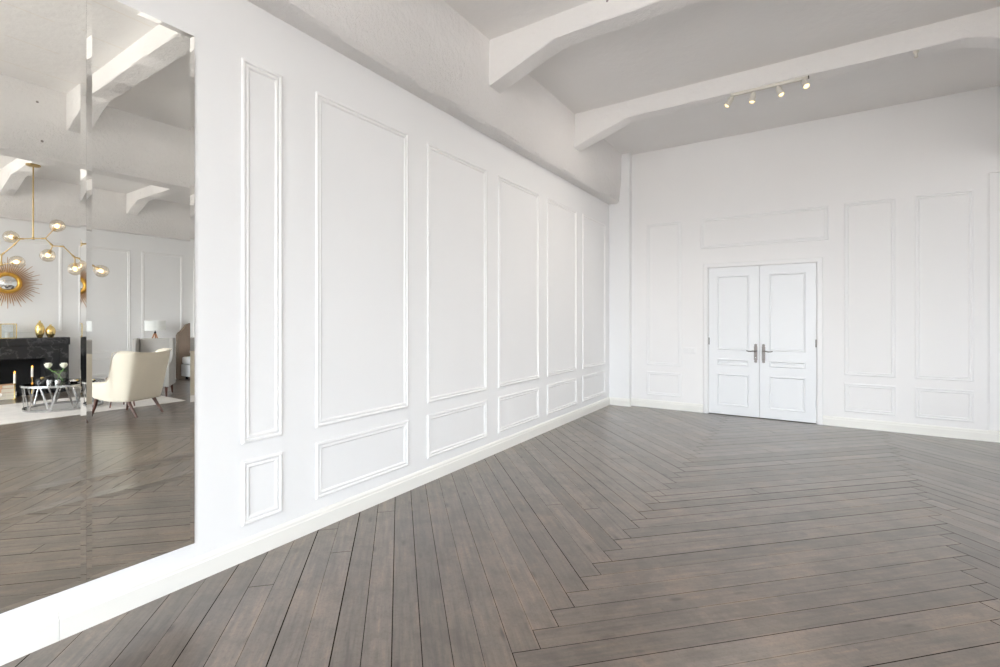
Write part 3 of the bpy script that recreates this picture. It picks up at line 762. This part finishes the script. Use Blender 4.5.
for k in range(3):
    a = 2*PI*k/3+.5
    part(MB().tube([(.012*math.cos(a), .012*math.sin(a), .315), (.13*math.cos(a), .13*math.sin(a), .004)], .013, 8, .009).obj('leg', 'copper_wood', lp, True), 'copper brown leg')

# bed
bd = thing('bed', 'bed with taupe scalloped headboard and white bedding', 'bed', (W-.02, 5.95, .001))
poly = [(-.99, 0), (-.99, 1.0), (-.95, 1.02), (-.90, 1.06), (-.86, 1.13), (-.82, 1.20), (-.76, 1.235), (-.7, 1.245), (.7, 1.245), (.76, 1.235), (.82, 1.20), (.86, 1.13), (.90, 1.06), (.95, 1.02), (.99, 1.0), (.99, 0)]
m = MB(); m.prism(poly, lambda u, v, k: (-.10*k, u, v)); 
bmesh.ops.bevel(m.bm, geom=[e for e in m.bm.edges], offset=.012, segments=2, affect='EDGES')
part(m.obj('headboard', 'brown_cloth', bd, True), 'taupe upholstered headboard with curved shoulders')
MB().box(-2.1, -.10, -.93, .93, .07, .34, .02, 3).obj('bed_base', 'bed_grey', bd, True)
MB().box(-2.08, -.11, -.92, .92, .34, .50, .04, 3).obj('mattress', 'linen', bd, 'all')
for x in (-2.0, -.2):
    for y in (-.85, .85): MB().lathe([(.025, 0), (.03, .075)], 10, (x, y, 0)).obj('leg', 'black', bd, True)
for y, lb in ((-.45, 'white pillow on the near side of the bed'), (.45, 'white pillow on the far side of the bed')):
    p = MB().box(-.23, .23, -.36, .36, -.08, .08, .07, 4).obj('pillow', 'linen', None, 'all', loc=(8.77, 5.95+y, .585))
    p.rotation_euler = (0, math.radians(18), 0); p.location.z = .655; tag(p, lb, 'pillow', 'pillows on the bed')

# chandelier
ch = thing('chandelier', 'branching brass chandelier with clear glass globes in the mirror', 'chandelier', (7.321, 2.226, 3.699))
O = Vector((7.321, 2.226, 3.699))
def pt(x, y, z): return Vector((-x, y, z)) - O
RB = pt(-7.321, 2.226, 2.573)
MB().lathe([(.001, 0), (.085, 0), (.085, -.018), (.07, -.026), (.012, -.03)], 32).obj('canopy', 'brass', ch, True)
m = MB(); m.tube([(0, 0, -.02), (0, 0, RB.z)], .009, 10); m.sphere(RB, .022, 12, 8); m.obj('stem', 'brass', ch, True)
J1 = pt(-7.167, 2.326, 2.573); J2 = pt(-7.071, 2.389, 2.459); J3 = pt(-6.937, 2.477, 2.451); J4 = pt(-6.789, 2.573, 2.283); J5 = pt(-6.731, 2.610, 2.267)
A1 = pt(-7.487, 2.118, 2.566); J6 = pt(-7.722, 1.962, 2.322); J7 = pt(-7.732, 1.959, 2.168); E6 = pt(-6.545, 2.732, 2.152)
def arm(pts):
    m = MB()
    for a, b in zip(pts, pts[1:]):
        m.tube([a, b], .008, 8)
    for p in pts: m.sphere(p, .014, 10, 8)
    for a, b in zip(pts, pts[1:]):
        dd = (b-a).normalized(); m.tube([b-dd*.05, b-dd*.005], .013, 8)
    return m.obj('arm', 'brass', ch, True)
arm([RB, J1, J2, J3, J4, J5, E6]); arm([RB, A1])
# lower tier to the left of the view, on a second branch
K1 = pt(-7.574, 2.063, 2.470); arm([A1, K1, J6, J7])
def globe(src, ctr, r=.096, tilt=None):
    src, ctr = Vector(src), Vector(ctr); d = (ctr-src).normalized()
    a = MB(); a.tube([src, ctr-d*.075], .007, 8); a.lathe([(.012, 0), (.024, .004), (.024, .04), (.018, .05)], 14, ctr-d*.085, d)
    ao = a.obj('lamp_holder', 'brass', ch, True)
    g = MB(); M = Vector((0, 0, 1)).rotation_difference(d).to_matrix().to_4x4()
    prof = []
    for k in range(1, 16):
        th = PI*k/16; prof.append((r*math.sin(th)*(.96+.04*math.cos(3*th)), -r*1.02*math.cos(th)))
    g.lathe(prof, 28, ctr, d, cap=False); g.obj('glass_globe', 'globe', ao, 'all')
    MB().sphere(ctr-d*.005, .030, 14, 10, (1, 1, 1.25), M).obj('bulb', 'bulb', ao, 'all')
globe(A1, pt(-7.603, 2.043, 2.596))
globe(J1, pt(-7.014, 2.427, 2.765))
globe(J2, pt(-7.135, 2.348, 2.313))
globe(J7, pt(-7.533, 2.088, 2.214))
globe(J4, pt(-6.782, 2.577, 2.107))
globe(E6, pt(-6.449, 2.794, 2.076))
globe(J5, pt(-6.667, 2.656, 2.137))
globe(J6, pt(-7.870, 1.869, 2.386))

# ------------------------------------------------------------------ daylight
wd = bpy.data.worlds.new('sky'); SC.world = wd; wd.use_nodes = True
nt = wd.node_tree; bg = nt.nodes['Background']
tc = N(nt, 'ShaderNodeTexCoord'); sx = N(nt, 'ShaderNodeSeparateXYZ'); nt.links.new(tc.outputs['Generated'], sx.inputs[0])
c = ramp(nt, math_(nt, 'MULTIPLY_ADD', sx.outputs[2], .5, .5), [(0.0, (2.5, 2.42, 2.30)), (.30, (2.5, 2.42, 2.30)), (.37, (.50, .475, .45)), (.49, (.46, .445, .43)), (.512, (.95, 1.03, 1.10)), (.56, (1.02, 1.12, 1.22)), (1.0, (.82, .97, 1.12))])
nt.links.new(c, bg.inputs['Color']); bg.inputs['Strength'].default_value = 17.2
for k, (a, b) in enumerate(wins):
    ld = bpy.data.lights.new('window_daylight', 'AREA'); ld.shape = 'RECTANGLE'; ld.size = b-a; ld.size_y = WZ1-WZ0
    ld.cycles.is_portal = True
    lo = bpy.data.objects.new('window_daylight', ld); COL.objects.link(lo)
    lo.location = ((a+b)/2, YF-.25, (WZ0+WZ1)/2); lo.rotation_euler = (math.radians(90), 0, 0)   # faces into the room (+y)

for k, (a, b) in enumerate(added_wins):  # portals for the added windows in the fireplace wall
    ld = bpy.data.lights.new('window_daylight', 'AREA'); ld.shape = 'RECTANGLE'; ld.size = b-a; ld.size_y = RZ1-RZ0
    ld.cycles.is_portal = True
    lo = bpy.data.objects.new('window_daylight', ld); COL.objects.link(lo)
    lo.location = (W+.25, (a+b)/2, (RZ0+RZ1)/2); lo.rotation_euler = (math.radians(90), 0, math.radians(90))
# ------------------------------------------------------------------ camera
cd = bpy.data.cameras.new('camera'); cam = bpy.data.objects.new('camera', cd); COL.objects.link(cam)
cam.location = (2.656, 0, 1.35); cam.rotation_euler = (math.radians(90), 0, math.radians(33.0708))
cd.sensor_fit = 'HORIZONTAL'; cd.sensor_width = 36; cd.lens = 477.732/1000*36
cd.shift_y = -(333.5-318.455)/1000; cd.clip_start = .05; cd.clip_end = 200
SC.camera = cam

cy = SC.cycles
cy.use_denoising = True; cy.max_bounces = 14; cy.diffuse_bounces = 8; cy.glossy_bounces = 6; cy.transparent_max_bounces = 24; cy.transmission_bounces = 6
cy.caustics_reflective = True; cy.caustics_refractive = False; cy.sample_clamp_indirect = 6
SC.view_settings.view_transform = 'Standard'; SC.view_settings.look = 'None'; SC.view_settings.gamma = 1
SC.view_settings.use_curve_mapping = False
SC.view_settings.exposure = 0.06
